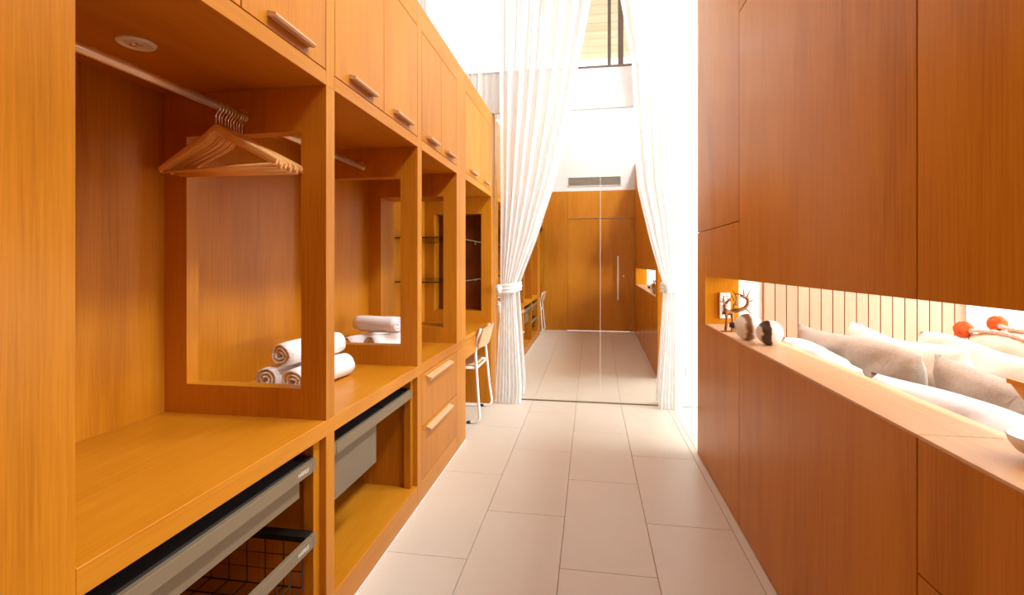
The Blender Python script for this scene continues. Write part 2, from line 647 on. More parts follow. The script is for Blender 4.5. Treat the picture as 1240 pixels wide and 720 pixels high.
# bedroom side, end face, niche linings
for (z0, z1) in ((0, zl), (NZ1, ZPT)):
    part('wood_panel', B(XR2 - tk, XR2, YB, YE, z0, z1, bev=.001), 'wood_p', pt)
part('wood_panel', B(XR2 - tk, XR2, NY1, YE, zl, NZ1), 'wood_p', pt)
part('wood_panel', B(XR2 - tk, XR2, YB, NY0, zl, NZ1), 'wood_p', pt)
part('end_panel', B(XR + tk, XR2 - tk, YE - tk, YE, 0, ZPT), 'wood_p', pt)
part('niche_end', B(XR + tk, XR2 - tk, NY1, NY1 + tk, NZ0, NZ1), 'wood_p', pt)
part('niche_end', B(XR + tk, XR2 - tk, NY0 - tk, NY0, NZ0, NZ1), 'wood_p', pt)
part('niche_head', B(XR + tk, XR2 - tk, NY0, NY1, NZ1, NZ1 + .006), 'wood_y', pt)
part('ledge_board', B(XR, XR2, ps2 + .0015, NY1, zl, NZ0, bev=.0012), 'pale_y', pt)
part('ledge_board', B(XR, XR2, NY0, ps2 - .0015, zl, NZ0, bev=.0012), 'pale_y', pt)
part('cap', B(XR, XR2, YB, YE, ZPT, ZPT + .012), 'wood_y', pt)
ww = thing('ceiling_lamp', (1.2, 1.9, 4.36), 'long white linear lamp under the ceiling above the bed head', 'lamp')
part('housing', MB().prism([(1.06, ZCEIL), (1.07, 4.398), (1.33, 4.248), (1.345, 4.26), (1.345, ZCEIL)], 'y', .42, 3.38), 'white', ww)

# ------------------------------------------------------------------ mirror
MX0, MXS, MX1, MZ1 = -0.865, 0.0875, 0.735, 2.635
m1 = part('mirror_panel', B(MX0, MXS - .001, YM, YM + .006, .012, MZ1), 'mirror')
tag(m1, 'tall wall mirror panel beside the wardrobes, left of the joint', 'mirror')
mb = B(0, MX1 - MXS - .001, 0, .006, .012, MZ1)
m2 = part('mirror_panel', mb, 'mirror', local=True)
m2.location = (MXS + .001, YM, 0)
m2.rotation_euler = (0, 0, math.radians(-0.6))
tag(m2, 'tall wall mirror panel right of the joint, behind the tied right curtain', 'mirror')
tr = part('trim_1', B(MX0 - .012, MX0, YM - .01, YM + .012, 0, MZ1), 'metal')
struct(tr, 'slim metal edge strip beside the mirror', 'trim')
tr = part('trim_2', B(MX0, MX1, YM - .004, YM + .011, 0, .011), 'taupe')
struct(tr, 'thin dark strip under the mirror', 'trim')
tr = part('trim_4', B(MXS - .0012, MXS + .0012, YM - .002, YM + .006, .012, MZ1), 'white')
struct(tr, 'fine pale joint between the two mirror panels', 'trim')
tr = part('trim_3', B(XL, XL + .006, .33, 3.365, 0, .006), 'white')
struct(tr, 'fine white joint along the foot of the wardrobes', 'trim')

sk = thing('wall_socket', (.86, 4.444, .40), 'small white wall socket low on the bright wall beside the curtain', 'socket')
p = at_y(837, 449, 4.44)
part('plate', B(p.x - .04, p.x + .04, 4.434, 4.445, p.z - .04, p.z + .04, bev=.003), 'plastic', sk)
for dx in (-.012, .012):
    part('hole', MB().tube([(p.x + dx, 4.4332, p.z), (p.x + dx, 4.435, p.z)], .003), 'rubber', sk)

# ------------------------------------------------------------------ wardrobe row
bays = [(0.71, 1.516), (1.570, 2.391), (2.454, 3.1325), (3.365, 4.275)]
posts = [(1.516, 1.570), (2.391, 2.454), (3.1325, 3.365), (4.275, 4.42)]
unit_lab = ['open wardrobe bay nearest the viewer, with hanging rail and wooden hangers',
            'second open wardrobe bay with rolled towels on its worktop and a grey pull-out below',
            'third wardrobe bay with a towel pile on the worktop above two wide drawers',
            'desk bay next to the mirror with a desk top and glass shelves above']
bv = .0012


def divider(y0, y1, parent, z0=ZC, z1=ZN, hole=True):
    """side panel with a rectangular cut-out, front edge on the front plane"""
    if not hole:
        return part('side_panel', B(XB, XL, y0, y1, z0, z1, bev=bv), 'wood_z', parent)
    mb = MB()
    ox0, ox1 = XB, XL
    O = [(ox0, z0), (ox1, z0), (ox1, z1), (ox0, z1)]
    I = [(WX0, WZ0), (WX1, WZ0), (WX1, WZ1), (WX0, WZ1)]
    vs = [(x, y0, z) for x, z in O] + [(x, y0, z) for x, z in I] + [(x, y1, z) for x, z in O] + [(x, y1, z) for x, z in I]
    fs = []
    for k in range(4):
        j = (k + 1) % 4
        fs.append([k, j, 4 + j, 4 + k])
        fs.append([8 + k, 12 + k, 12 + j, 8 + j])
        fs.append([k, 8 + k, 8 + j, j])
        fs.append([4 + k, 4 + j, 12 + j, 12 + k])
    mb.raw(vs, fs)
    return clean(part('divider', mb, 'wood_z', parent))


def pull_bar(y, z, L, parent, x=XL):
    """slanting wooden lip handle along y"""
    mb = MB().prism([(x, z - .006), (x + .022, z - .010), (x + .026, z - .004), (x + .026, z + .002), (x, z + .010)], 'y', y - L / 2, y + L / 2)
    return clean(part('handle', mb, 'pale_y', parent))


units = []
for i, ((b0, b1), (p0, p1)) in enumerate(zip(bays, posts)):
    kind = ['wardrobe_unit', 'wardrobe_unit', 'wardrobe_unit', 'desk_unit'][i]
    U = thing(kind, (XL, (b0 + b1) / 2, 0), unit_lab[i], 'desk' if i == 3 else 'wardrobe', 'wardrobe row along the left wall')
    units.append(U)
    lo = b0 if i else b0
    # back
    part('back_panel', B(XB - .018, XB, b0, p1, ZC if i < 3 else 0, ZN), 'wood_z', U)
    if i < 3:
        part('back_panel', B(XB - .018, XB, b0, p1, 0, ZCB), 'wood_z', U)
    # side panel / divider, post face included
    divider(p0, p1, U)
    part('post', B(XB, XL, p0, p1, 0, ZCB if i < 3 else ZC, bev=bv), 'wood_z', U)
    # cupboard over the bay
    part('soffit', B(XB - .018, XL, b0, p0, ZN, ZD0 - .003, bev=bv), 'wood_y', U)
    part('post', B(XB - .018, XL, p0, p1, ZN, ZT, bev=bv), 'wood_z', U)
    part('top_rail', B(XL - .02, XL, b0, p0, ZD1 + .003, ZT, bev=bv), 'wood_y', U)
    part('top_board', B(XB - .018, XL - .02, b0, p0, ZT - .02, ZT), 'wood_y', U)
    part('carcass_back', B(XB - .018, XB, b0, p0, ZD0 - .003, ZT - .02), 'seam', U)
    mid = (b0 + p0) / 2
    gy = .002
    for (d0, d1) in ((b0 + .0035, mid - gy), (mid + gy, p0 - .0035)):
        d = part('cupboard_door', B(XL - .02, XL, d0, d1, ZD0, ZD1, bev=bv), 'wood_z', U)
        pull_bar((d0 + d1) / 2, ZD0 + .036, min(.2, (d1 - d0) * .5), d)
    # lower part
    if i < 3:
        part('base_board', B(XB, XL - .001, b0, p0, 0, ZP, bev=bv), 'wood_y', U)
    if i < 2:
        part('batten', B(XL - .06, XL - .024, p0 - .036, p0, ZP, ZCB, bev=bv), 'wood_z', U)
        part('lining', B(XB, XL - .06, p0 - .016, p0, ZP, ZCB), 'wood_z', U)
        part('lining', B(XB, XL - .06, b0, b0 + .016, ZP, ZCB), 'wood_z', U)
    # clothes rail
    if i < 2:
        rx, rz = -1.179, 1.755
        r = part('clothes_rail', MB().tube([(rx, b0, rz), (rx, p0, rz)], .0135, 14), 'metal', U, smooth=True)
        for yy, s in ((b0, 1), (p0, -1)):
            part('flange', MB().tube([(rx, yy, rz), (rx, yy + s * .012, rz)], .026, 16), 'chrome', r)

# tall closed end panel nearest the viewer plus cupboard above the chair gap
U0 = thing('wardrobe_end', (XL, .52, 0), 'tall closed timber end of the wardrobe row nearest the viewer', 'wardrobe', 'wardrobe row along the left wall')
part('side_panel', B(XB - .018, XL - .02, .69, .71, 0, ZT, bev=bv), 'wood_z', U0)
part('side_panel', B(XB - .018, XL - .02, .33, .35, 0, ZT, bev=bv), 'wood_z', U0)
part('front_panel', B(XL - .02, XL, .33, .71, 0, ZT, bev=bv), 'wood_z', U0)
part('top_board', B(XB - .018, XL - .02, .35, .69, ZT - .02, ZT), 'wood_y', U0)
part('back_panel', B(XB - .018, XB, .35, .69, 0, ZT - .02), 'wood_z', U0)
U9 = thing('wall_cupboard', (XL, 0, ZD0), 'timber cupboard over the chair gap next to the door', 'cupboard')
part('body', B(XB, XL - .02, YB + .002, .329, ZD0, ZT, bev=bv), 'wood_z', U9)
d = part('cupboard_door', B(XL - .02, XL, YB + .004, .327, ZD0, ZT, bev=bv), 'wood_z', U9)
pull_bar(.02, ZD0 + .036, .2, d)

# worktop, continuous over the three bays
wt = part('worktop', B(XB - .018, XL, .71, 3.365, ZCB, ZC, bev=bv), 'wood_y')
tag(wt, 'long timber worktop running through the wardrobe bays', 'worktop')

# drawers in the third bay
U3 = units[2]
b0, b1 = bays[2]
for (z0, z1, hz) in ((ZP + .004, .386 - .002, .369 - .012), (.386 + .002, ZCB - .003, .632)):
    d = part('drawer', B(XL - .02, XL, b0 + .003, b1 - .003, z0, z1, bev=bv), 'wood_z', U3)
    mb = MB().prism([(XL, hz - .010), (XL + .022, hz - .014), (XL + .028, hz - .006), (XL + .028, hz + .002), (XL, hz + .012)], 'y', 2.53, 2.97)
    clean(part('handle', mb, 'pale_y', d))
part('drawer_box', B(XB + .02, XL - .02, b0 + .01, b1 - .01, ZP + .01, ZCB - .01), 'wood_y', U3)
# desk bay
U4 = units[3]
b0, b1 = bays[3]
part('desk_top', B(XB, XL - .015, b0, b1, ZC - .03, ZC, bev=bv), 'wood_y', U4)
dd = part('drawer', B(XL - .035, XL - .015, b0 + .003, b1 - .003, ZC - .165, ZC - .033, bev=bv), 'wood_y', U4)
part('apron', B(XB, XL - .04, b0 + .002, b1 - .002, ZC - .155, ZC - .031), 'wood_y', U4)
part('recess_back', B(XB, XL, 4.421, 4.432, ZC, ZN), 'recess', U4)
# glass shelves and pegs above the desk
for z in (1.112, 1.436):
    s_ = part('glass_shelf', B(XB, WX1, b0 + .001, b1 - .001, z, z + .006), 'shelf_glass', U4)
    part('polished_edge', B(WX1 - .0005, WX1 + .001, b0 + .001, b1 - .001, z - .001, z + .007), 'glass_edge', s_)
    part('polished_edge', B(XB + .002, WX1, b0 + .001, b0 + .003, z - .001, z + .007), 'glass_edge', s_)
    part('polished_edge', B(XB + .002, WX1, b1 - .003, b1 - .001, z - .001, z + .007), 'glass_edge', s_)
    for xx in (-1.36, -1.02):
        for yy, sg in ((b0, 1), (b1, -1)):
            part('shelf_peg', MB().tube([(xx, yy, z - .008), (xx, yy + sg * .02, z - .008)], .006), 'metal', U4)

# ------------------------------------------------------------------ pull-outs under the worktop
def pull_out(U, y0, y1, z0, z1, depth=.50):
    """frame: taupe front bar with end caps, black felt top"""
    xf = XL - .012
    f = part('front_bar', B(xf - .016, xf, y0 + .022, y1 - .022, z0, z1, bev=.001), 'taupe', U)
    for a, b_ in ((y0, y0 + .020), (y1 - .020, y1)):
        part('end_cap', B(xf - .016, xf - .001, a, b_, z0 + .001, z1, bev=.001), 'taupe', f)
    for a, b_ in ((y0, y0 + .04), (y1 - .04, y1)):
        part('side_rail', B(xf - depth, xf - .016, a, b_, z1 - .012, z1 + .006), 'black_metal', f)
    return f, xf


def lettering(txt, parent, x, y, z, size):
    cu = bpy.data.curves.new('lettering', 'FONT')
    cu.body = txt
    cu.size = size
    cu.extrude = .0004
    cu.align_x = 'CENTER'
    cu.align_y = 'CENTER'
    t = bpy.data.objects.new('lettering_curve', cu)
    C.objects.link(t)
    dg = bpy.context.evaluated_depsgraph_get()
    me = bpy.data.meshes.new_from_object(t.evaluated_get(dg))
    bpy.data.objects.remove(t)
    me.name = 'lettering'
    me.materials.clear()
    me.materials.append(M['letter'])
    o = bpy.data.objects.new('lettering', me)
    C.objects.link(o)
    o.parent = parent
    o.location = Vector((x, y, z)) - wloc(parent)
    o.rotation_euler = (pi / 2, 0, pi / 2)
    return o


b0, b1 = bays[0]
U1 = units[0]
f, xf = pull_out(U1, b0 + .017, 1.478, .574, .612)
lettering('H\u00c4FELE', f, xf + .0004, 1.405, .593, .017)
t = part('tray', B(xf - .50, xf - .03, b0 + .06, 1.43, .500, .606, bev=.002), 'taupe', U1)
part('felt_insert', B(xf - .50, xf - .017, b0 + .058, 1.436, .607, .617), 'black', t)
for k in range(8):      # compartments of the insert
    y = b0 + .10 + k * .085
    part('compartment_rib', B(xf - .44, xf - .10, y, y + .004, .617, .624), 'black_metal', t)
for xx in (xf - .44, xf - .27, xf - .10):
    part('compartment_rib', B(xx, xx + .004, b0 + .10, b0 + .70, .617, .624), 'black_metal', t)
f, xf = pull_out(U1, b0 + .017, 1.478, .328, .366)
lettering('H\u00c4FELE', f, xf + .0004, 1.405, .347, .017)
wm = MB()
y0, y1 = b0 + .07, 1.43
xb_, xa = xf - .48, xf - .02
for z in (.215, .265, .315):
    wm.tube([(xa, y0, z), (xa, y1, z), (xb_, y1, z), (xb_, y0, z), (xa, y0, z)], .0022, 5)
for k in range(11):
    y = y0 + (y1 - y0) * k / 10
    wm.tube([(xa, y, .362), (xa, y, .213), (xb_, y, .213), (xb_, y, .362)], .0022, 5)
for k in range(1, 7):
    x = xa + (xb_ - xa) * k / 7
    wm.tube([(x, y0, .362), (x, y0, .213), (x, y1, .213), (x, y1, .362)], .0022, 5)
part('wire_basket', wm, 'black_metal', U1)
b0, b1 = bays[1]
U2 = units[1]
f, xf = pull_out(U2, b0 + .017, 2.352, .574, .614)
part('felt_insert', B(xf - .50, xf - .017, b0 + .058, 2.02, .600, .616), 'black', U2)
part('felt_insert', B(xf - .50, xf - .017, 2.04, 2.31, .600, .616), 'black', U2)
part('laundry_bag', B(xf - .42, xf - .03, b0 + .05, 2.00, .385, .598, bev=.006), 'fabric_taupe', U2)

# recessed downlight in the first bay's soffit
p = Vector((-1.218, 1.144, ZN))
dl = thing('downlight', p, 'round white recessed spotlight in the soffit of the first wardrobe bay', 'downlight')
part('ring', MB().lathe([(.030, -.001), (.032, -.006), (.044, -.005), (.047, 0.0)], p, 28), 'plastic', dl, smooth=True)
part('reflector', MB().lathe([(.029, -.0005), (.029, -.0035)], p, 24), 'lens', dl)
for dx in (-.011, .011):
    part('lens', MB().lathe([(.009, -.0035), (.008, -.006), (.002, -.007)], p + Vector((dx, 0, 0)), 14), 'chrome', dl, smooth=True)

# ------------------------------------------------------------------ hangers
def make_hanger():
    H = thing('clothes_hanger', (0, 0, 0), 'x', 'hanger')
    n = 12
    top, bot = [], []
    for k in range(-n, n + 1):
        u = k / n
        a = abs(u)
        x = .222 * u
        z = -.018 - .106 * a ** 1.25 + .018 * math.exp(-(a / .16) ** 2)
        th = .030 - .008 * a
        if a > .92:
            th *= .8
        top.append((x, z))
        bot.append((x * (.985 if a > .9 else 1), z - th + (.006 if a < .1 else 0)))
    mb = MB()
    hw = .0048
    m_ = len(top)
    vs = []
    for k in range(m_):
        for (q, w_) in ((top[k], .55), (top[k], 1), (bot[k], 1)):
            pass
    prof = []
    for k in range(m_):
        (xt, zt), (xb, zb) = top[k], bot[k]
        prof.append([(xt, -hw * .5, zt), (xt, hw * .5, zt), (xt, hw, zt - .006), (xb, hw, zb + .006), (xb, hw * .5, zb), (xb, -hw * .5, zb), (xb, -hw, zb + .006), (xt, -hw, zt - .006)])
    vs = [q for r in prof for q in r]
    fs = []
    for k in range(m_ - 1):
        for j in range(8):
            fs.append([k * 8 + j, k * 8 + (j + 1) % 8, (k + 1) * 8 + (j + 1) % 8, (k + 1) * 8 + j])
    fs.append(list(range(8)))
    fs.append([(m_ - 1) * 8 + j for j in range(8)][::-1])
    mb.raw(vs, fs)
    clean(part('shoulder', mb, 'hanger', H, local=True))
    part('trouser_bar', MB().tube([(-.203, 0, -.140), (.203, 0, -.140)], .0045, 8), 'hanger', H, smooth=True, local=True)
    pts = [(0, 0, -.03), (0, 0, .028)]
    for k in range(0, 13):
        a = -pi / 2 + .5 + k * (1.5 * pi - .5) / 12
        pts.append((.0185 * math.cos(a) + 0.0, 0, .055 + .0185 * math.sin(a)))
    part('hook', MB().tube(pts, .0016, 6), 'chrome', H, smooth=True, local=True)
    return H


h0 = make_hanger()
nh = 10
ords = ['first', 'second', 'third', 'fourth', 'fifth', 'sixth', 'seventh', 'eighth', 'ninth', 'tenth']
for k in range(nh):
    h = h0 if k == 0 else copy_tree(h0)
    h.location = (-1.179 - .003 * random.random(), 1.385 + k * .0133, 1.755 + .0135 - .0735 + .0006)
    h.rotation_euler = (0, math.radians(random.uniform(-1.6, 1.6)), math.radians(-3.0 + .75 * k + random.uniform(-.05, .05)))
    if k == 0:
        lb = 'pale wooden clothes hanger nearest the viewer on the wardrobe rail'
    elif k == nh - 1:
        lb = 'pale wooden clothes hanger at the back of the row, nearest the divider'
    else:
        lb = '%s pale wooden clothes hanger from the viewer on the wardrobe rail' % ords[k]
    tag(h, lb, 'hanger', 'wooden hangers on the rail')

# ------------------------------------------------------------------ rolled towels
def towel(L, R, seed, loc, rz, label, group, squash=.94, tail=0.0, tilt=0.0):
    rnd = random.Random(seed)
    th = R * .25
    turns = 2.6
    n = 74
    a0 = -pi / 2 + rnd.uniform(-.3, .3)
    out_, inn = [], []
    for k in range(n + 1):
        t = k / n
        ang = a0 + t * turns * 2 * pi
        r = R - t * turns * th * 1.08
        tt = th * (.95 if t > .02 else .95 * t / .02 + .05)
        out_.append((r, ang, 0))
        inn.append((max(r - tt, .003), ang, 1))
    ms = 9
    vs, fs = [], []
    for j in range(ms):
        s_ = j / (ms - 1) * 2 - 1
        edge = max(0, abs(s_) - .86) / .14
        for k in range(n + 1):
            ro, an, _ = out_[k]
            ri = inn[k][0]
            mid = (ro + ri) / 2
            sh = math.sqrt(max(0, 1 - edge ** 2 * .75))
            depth_in = (1 - k / n) * .012 * (1 if edge > 0 else 0)
            y = s_ * L / 2 * (1 - .02 * (k % 7 == 0)) - math.copysign(depth_in * 0, s_)
            wob = 1 + .035 * math.sin(3 * an + seed + s_ * 2) + .02 * math.sin(5 * s_ + seed)
            for r_ in (mid + (ro - mid) * sh, mid + (ri - mid) * sh):
                vs.append((r_ * wob * math.cos(an), y + .004 * math.sin(an * 2 + seed), r_ * wob * math.sin(an) * squash))
    W = (n + 1) * 2
    for j in range(ms - 1):
        for k in range(n):
            a = j * W + 2 * k
            b_ = (j + 1) * W + 2 * k
            fs.append([a, a + 2, b_ + 2, b_])
            fs.append([a + 1, b_ + 1, b_ + 3, a + 3])
        a = j * W
        b_ = (j + 1) * W
        fs.append([a, b_, b_ + 1, a + 1])
        a, b_ = a + 2 * n, b_ + 2 * n
        fs.append([a, a + 1, b_ + 1, b_])
    for j in (0, ms - 1):
        for k in range(n):
            a = j * W + 2 * k
            f = [a, a + 1, a + 3, a + 2]
            fs.append(f if j else f[::-1])
    zmin = min(v[2] for v in vs)
    o = part('rolled_towel', MB().raw([(v[0], v[1], v[2] - zmin) for v in vs], fs), 'towel', local=True, smooth=True)
    clean(o)
    o.location = loc
    o.rotation_euler = (tilt, 0, rz)
    return tag(o, label, 'towel', group)


TG = 'rolled white towels'
# pile in the second bay: two below, one on top; axis aims from back left to front right
TZ = ZC + .001
towel(.38, .060, 1, (-1.292, 1.975, TZ), math.radians(-3), 'rolled white towel at the bottom left of the pile in the second bay', TG)
towel(.38, .060, 2, (-1.164, 1.965, TZ), math.radians(-4), 'rolled white towel at the bottom right of the pile in the second bay', TG)
towel(.36, .058, 3, (-1.222, 1.985, TZ + .101), math.radians(-9), 'rolled white towel on top of the pile in the second bay', TG)
towel(.34, .058, 4, (-1.330, 2.775, TZ), math.radians(-20), 'rolled white towel lying left in the pile in the third bay', TG)
towel(.34, .062, 5, (-1.180, 2.775, TZ), math.radians(-24), 'rolled white towel lying right in the pile in the third bay', TG)
towel(.30, .056, 6, (-1.255, 2.740, TZ + .114), math.radians(78), 'rolled white towel lying across the top of the pile in the third bay', TG)

# ------------------------------------------------------------------ chairs
def make_chair():
    H = thing('desk_chair', (0, 0, 0), 'x', 'chair')
    r = .0115

    def arc(p0, p1, p2, n=5):
        p0, p1, p2 = map(Vector, (p0, p1, p2))
        return [(p0 * (1 - t) ** 2 + p1 * 2 * t * (1 - t) + p2 * t * t) for t in [k / n for k in range(n + 1)]]
    for s in (-1, 1):
        yb, yt, yf = .235 * s, .185 * s, .215 * s
        pts = [Vector((-.005, yt * .93, .735)), Vector((-.035, yt * .98, .64))]
        pts += arc((-.045, yt, .60), (-.05, yt, .55), (-.044, yt + .006 * s, .50), 4)
        pts += [Vector((-.02, .215 * s, .20))]
        pts += arc((-.004, yb, .07), (0, yb, .012), (-.06, yb, .012))
        pts += arc((-.36, yf, .012), (-.43, yf, .012), (-.425, yf, .07))
        pts += arc((-.385, yf * .93, .37), (-.375, yf * .92, .428), (-.32, yf * .9, .428))
        pts += [Vector((-.05, yt + .008 * s, .428))]
        part('side_frame', MB().tube(pts, r, 8), 'tube', H, smooth=True, local=True)
        for xx in (-.09, -.33):
            part('glide', B(xx - .018, xx + .018, yb * .985 - .013, yb * .985 + .013, 0.0, .022, bev=.003), 'rubber', H, local=True)
    part('crossbar', MB().tube([(-.05, -.19, .415), (-.05, .19, .415)], .009, 8), 'tube', H, smooth=True, local=True)
    part('crossbar', MB().tube([(-.35, -.20, .415), (-.35, .20, .415)], .009, 8), 'tube', H, smooth=True, local=True)
    # seat: rounded pale wood board, slightly dished
    ns, vs, fs = 28, [], []
    outl = []
    for k in range(ns):
        a = 2 * pi * k / ns
        ca, sa = math.cos(a), math.sin(a)
        q = 4.0
        outl.append((-.235 + .185 * math.copysign(abs(ca) ** (2 / q), ca), .19 * math.copysign(abs(sa) ** (2 / q), sa)))
    mb = MB()
    rings = [(1.0, .4385), (1.0, .450), (.96, .455), (.5, .450), (.05, .448)]
    for sc, z in rings:
        for (x, y) in outl:
            vs.append((-.235 + (x + .235) * sc, y * sc, z))
    for j in range(len(rings) - 1):
        for k in range(ns):
            fs.append([j * ns + k, j * ns + (k + 1) % ns, (j + 1) * ns + (k + 1) % ns, (j + 1) * ns + k])
    fs.append(list(range(ns))[::-1])
    fs.append([(len(rings) - 1) * ns + k for k in range(ns)])
    part('seat', mb.raw(vs, fs), 'pale_y', H, smooth=False, local=True)
    # curved backrest
    vs, fs = [], []
    nn = 10
    for k in range(nn + 1):
        u = k / nn * 2 - 1
        y = .215 * u
        xo = .022 * (1 - u * u)
        inset = .012 * (abs(u) ** 6)
        for (x, z) in ((-.028, .585 + inset), (.012, .745 - inset), (.024, .743 - inset), (-.016, .583 + inset)):
            vs.append((x + xo, y, z))
    for k in range(nn):
        for j in range(4):
            fs.append([k * 4 + j, k * 4 + (j + 1) % 4, (k + 1) * 4 + (j + 1) % 4, (k + 1) * 4 + j])
    fs += [[0, 1, 2, 3], [nn * 4 + 3, nn * 4 + 2, nn * 4 + 1, nn * 4]]
    clean(part('backrest', MB().raw(vs, fs), 'pale_y', H, local=True))
    return H


ch = make_chair()
ch.location = (-.850, 3.945, 0)
tag(ch, 'white tubular chair with pale wood seat and backrest pushed under the desk', 'chair', 'white tubular chairs')
c2 = copy_tree(ch)
c2.location = (-.835, .02, 0)
tag(c2, 'white tubular chair in the gap next to the door, seen only in the mirror', 'chair', 'white tubular chairs')

p = at_x(564.5, 389, -1.0)
bx = thing('tissue_box', (-1.0, 3.47, ZC), 'small white box standing on the desk beside the post', 'box')
part('box', B(-1.05, -.97, 3.50, 3.66, ZC, ZC + .075, bev=.004), 'plastic', bx)
part('tissue', MB().prism([(-1.03, ZC + .075), (-.99, ZC + .075), (-.98, ZC + .10), (-1.01, ZC + .115), (-1.04, ZC + .10)], 'y', 3.56, 3.60), 'towel', bx)

# ------------------------------------------------------------------ curtains
def interp(tab, y):
    if y <= tab[0][0]:
        return tab[0][1]
    for (a, va), (b_, vb) in zip(tab, tab[1:]):
        if y <= b_:
            t = (y - a) / (b_ - a)
            return va + (vb - va) * t
    return tab[-1][1]


def curtain(name, Y, left, right, amp, nf, label, mat, seed, ztop=4.05, tie=None):
    """left / right: (photo row, photo column) outlines, turned into metres on the plane of the track"""
    rnd = random.Random(seed)
    L_ = sorted((at_y(x, y, Y).z, at_y(x, y, Y).x) for y, x in left)
    R_ = sorted((at_y(x, y, Y).z, at_y(x, y, Y).x) for y, x in right)
    A_ = sorted(amp)
    zs = []
    z = .012
    while z < ztop:
        zs.append(z)
        z += .045
    zs.append(ztop)
    nu = nf * 12
    ph = [rnd.uniform(-.35, .35) for _ in range(nf + 1)]
    am = [rnd.uniform(.6, 1.25) for _ in range(nf + 1)]
    vs, fs = [], []
    for z in zs:
        xl, xr = interp(L_, z), interp(R_, z)
        a_ = interp(A_, z)
        for i in range(nu + 1):
            u = i / nu
            q = u * nf
            k = min(int(q), nf - 1)
            t = q - k
            sm = t * t * (3 - 2 * t)
            pz = ph[k] * (1 - sm) + ph[k + 1] * sm
            az = am[k] * (1 - sm) + am[k + 1] * sm
            ang = 2 * pi * q + pz * 3 + .25 * math.sin(z * 1.7 + seed + q)
            x = xl + (xr - xl) * u + (xr - xl) / nf * .22 * math.sin(2 * ang)
            y = Y + a_ * az * math.sin(ang) + a_ * .12 * math.sin(ang * 2.3 + z * 2)
            vs.append((x, y, z))
    W = nu + 1
    for j in range(len(zs) - 1):
        for i in range(nu):
            fs.append([j * W + i, j * W + i + 1, (j + 1) * W + i + 1, (j + 1) * W + i])
    cx = interp(L_, .05) * .5 + interp(R_, .05) * .5
    T = thing(name, (cx, Y, 0), label, 'curtain', 'white curtains by the mirror')
    part('drape', MB().raw(vs, fs), mat, T, smooth=True)
    return T


lefts = [(0, 606), (100, 607), (250, 608), (320, 607), (345, 607), (360, 607), (420, 604), (489, 601)]
rights = [(0, 712), (72, 699), (134, 687), (220, 666), (290, 644), (333, 628), (348, 623), (360, 624), (438, 629), (469, 631), (489, 630)]
Yc = 4.29
amp_l = [(0, .020), (.5, .017), (.98, .010), (1.05, .009), (1.3, .013), (2.2, .020), (4.1, .026)]
T = curtain('tied_curtain', Yc, lefts, rights, amp_l, 7, 'sheer white curtain tied back at waist height beside the wardrobes', 'sheer', 3, ztop=4.2)


def tieback(T, Y, px0, px1, py, hook_px):
    a, b_ = at_y(px0, py, Y), at_y(px1, py, Y)
    cx, z, rx = (a.x + b_.x) / 2, a.z, (b_.x - a.x) / 2 + .012
    for dz, rr in ((-.028, 0), (0.0, .003), (.028, 0)):
        pts = [(cx + (rx + rr) * math.cos(t), Y + (.036 + rr) * math.sin(t), z + dz + .01 * math.cos(t)) for t in [2 * pi * k / 24 for k in range(25)]]
        part('tieback_cord', MB().tube(pts, .016, 8), 'towel', T, smooth=True)
    kx = at_y(hook_px, py, Y).x
    part('knot', MB().lathe([(.004, -.045), (.022, -.035), (.028, 0), (.020, .03), (.004, .038)], Vector((kx, Y - .045, z)), 12), 'towel', T, smooth=True)


tieback(T, Yc, 607, 623, 349, 605)
lefts = [(0, 753), (76, 767), (150, 771), (224, 777), (290, 792), (337, 805), (348, 808), (360, 807), (438, 802), (488, 798), (495, 798)]
rights = [(0, 847), (253, 844), (298, 839), (340, 823), (348, 819), (360, 820), (395, 823), (496, 827)]
T = curtain('tied_curtain', 4.32, lefts, rights, amp_l, 7, 'sheer white curtain tied back at waist height beside the timber partition', 'sheer', 8, ztop=4.2)
tieback(T, 4.32, 807, 819, 348, 808)
lefts = [(0, 470), (160, 470)]
rights = [(0, 612), (160, 612)]
vo = thing('voile_curtain', (-1.25, 4.33, 2.61), 'thin white voile hanging over the high window above the wardrobes', 'curtain')
rnd = random.Random(5)
vs, fs = [], []
nz, nu = 6, 220
for j in range(nz + 1):
    z = 2.612 + (4.2 - 2.612) * j / nz
    for i in range(nu + 1):
        u = i / nu
        x = -1.645 + (.86) * u
        q = u * 13
        vs.append((x + .012 * math.sin(4 * pi * q + 1), 4.345 + .022 * math.sin(2 * pi * q + .9 * math.sin(q * 1.3)) * (.6 + .4 * math.sin(q * 2.1)), z))
for j in range(nz):
    for i in range(nu):
        fs.append([j * (nu + 1) + i, j * (nu + 1) + i + 1, (j + 1) * (nu + 1) + i + 1, (j + 1) * (nu + 1) + i])
part('drape', MB().raw(vs, fs), 'voile', vo, smooth=True)
ct = thing('curtain_track', (0, 4.31, 4.2), 'slim white ceiling track carrying the curtains', 'curtain track')
part('rail', B(XW + .01, 1.4, 4.295, 4.335, 4.21, 4.235), 'white', ct)
for k in range(12):
    x = -1.5 + k * .25
    part('bracket', B(x - .01, x + .01, 4.305, 4.325, 4.235, ZCEIL), 'white', ct)

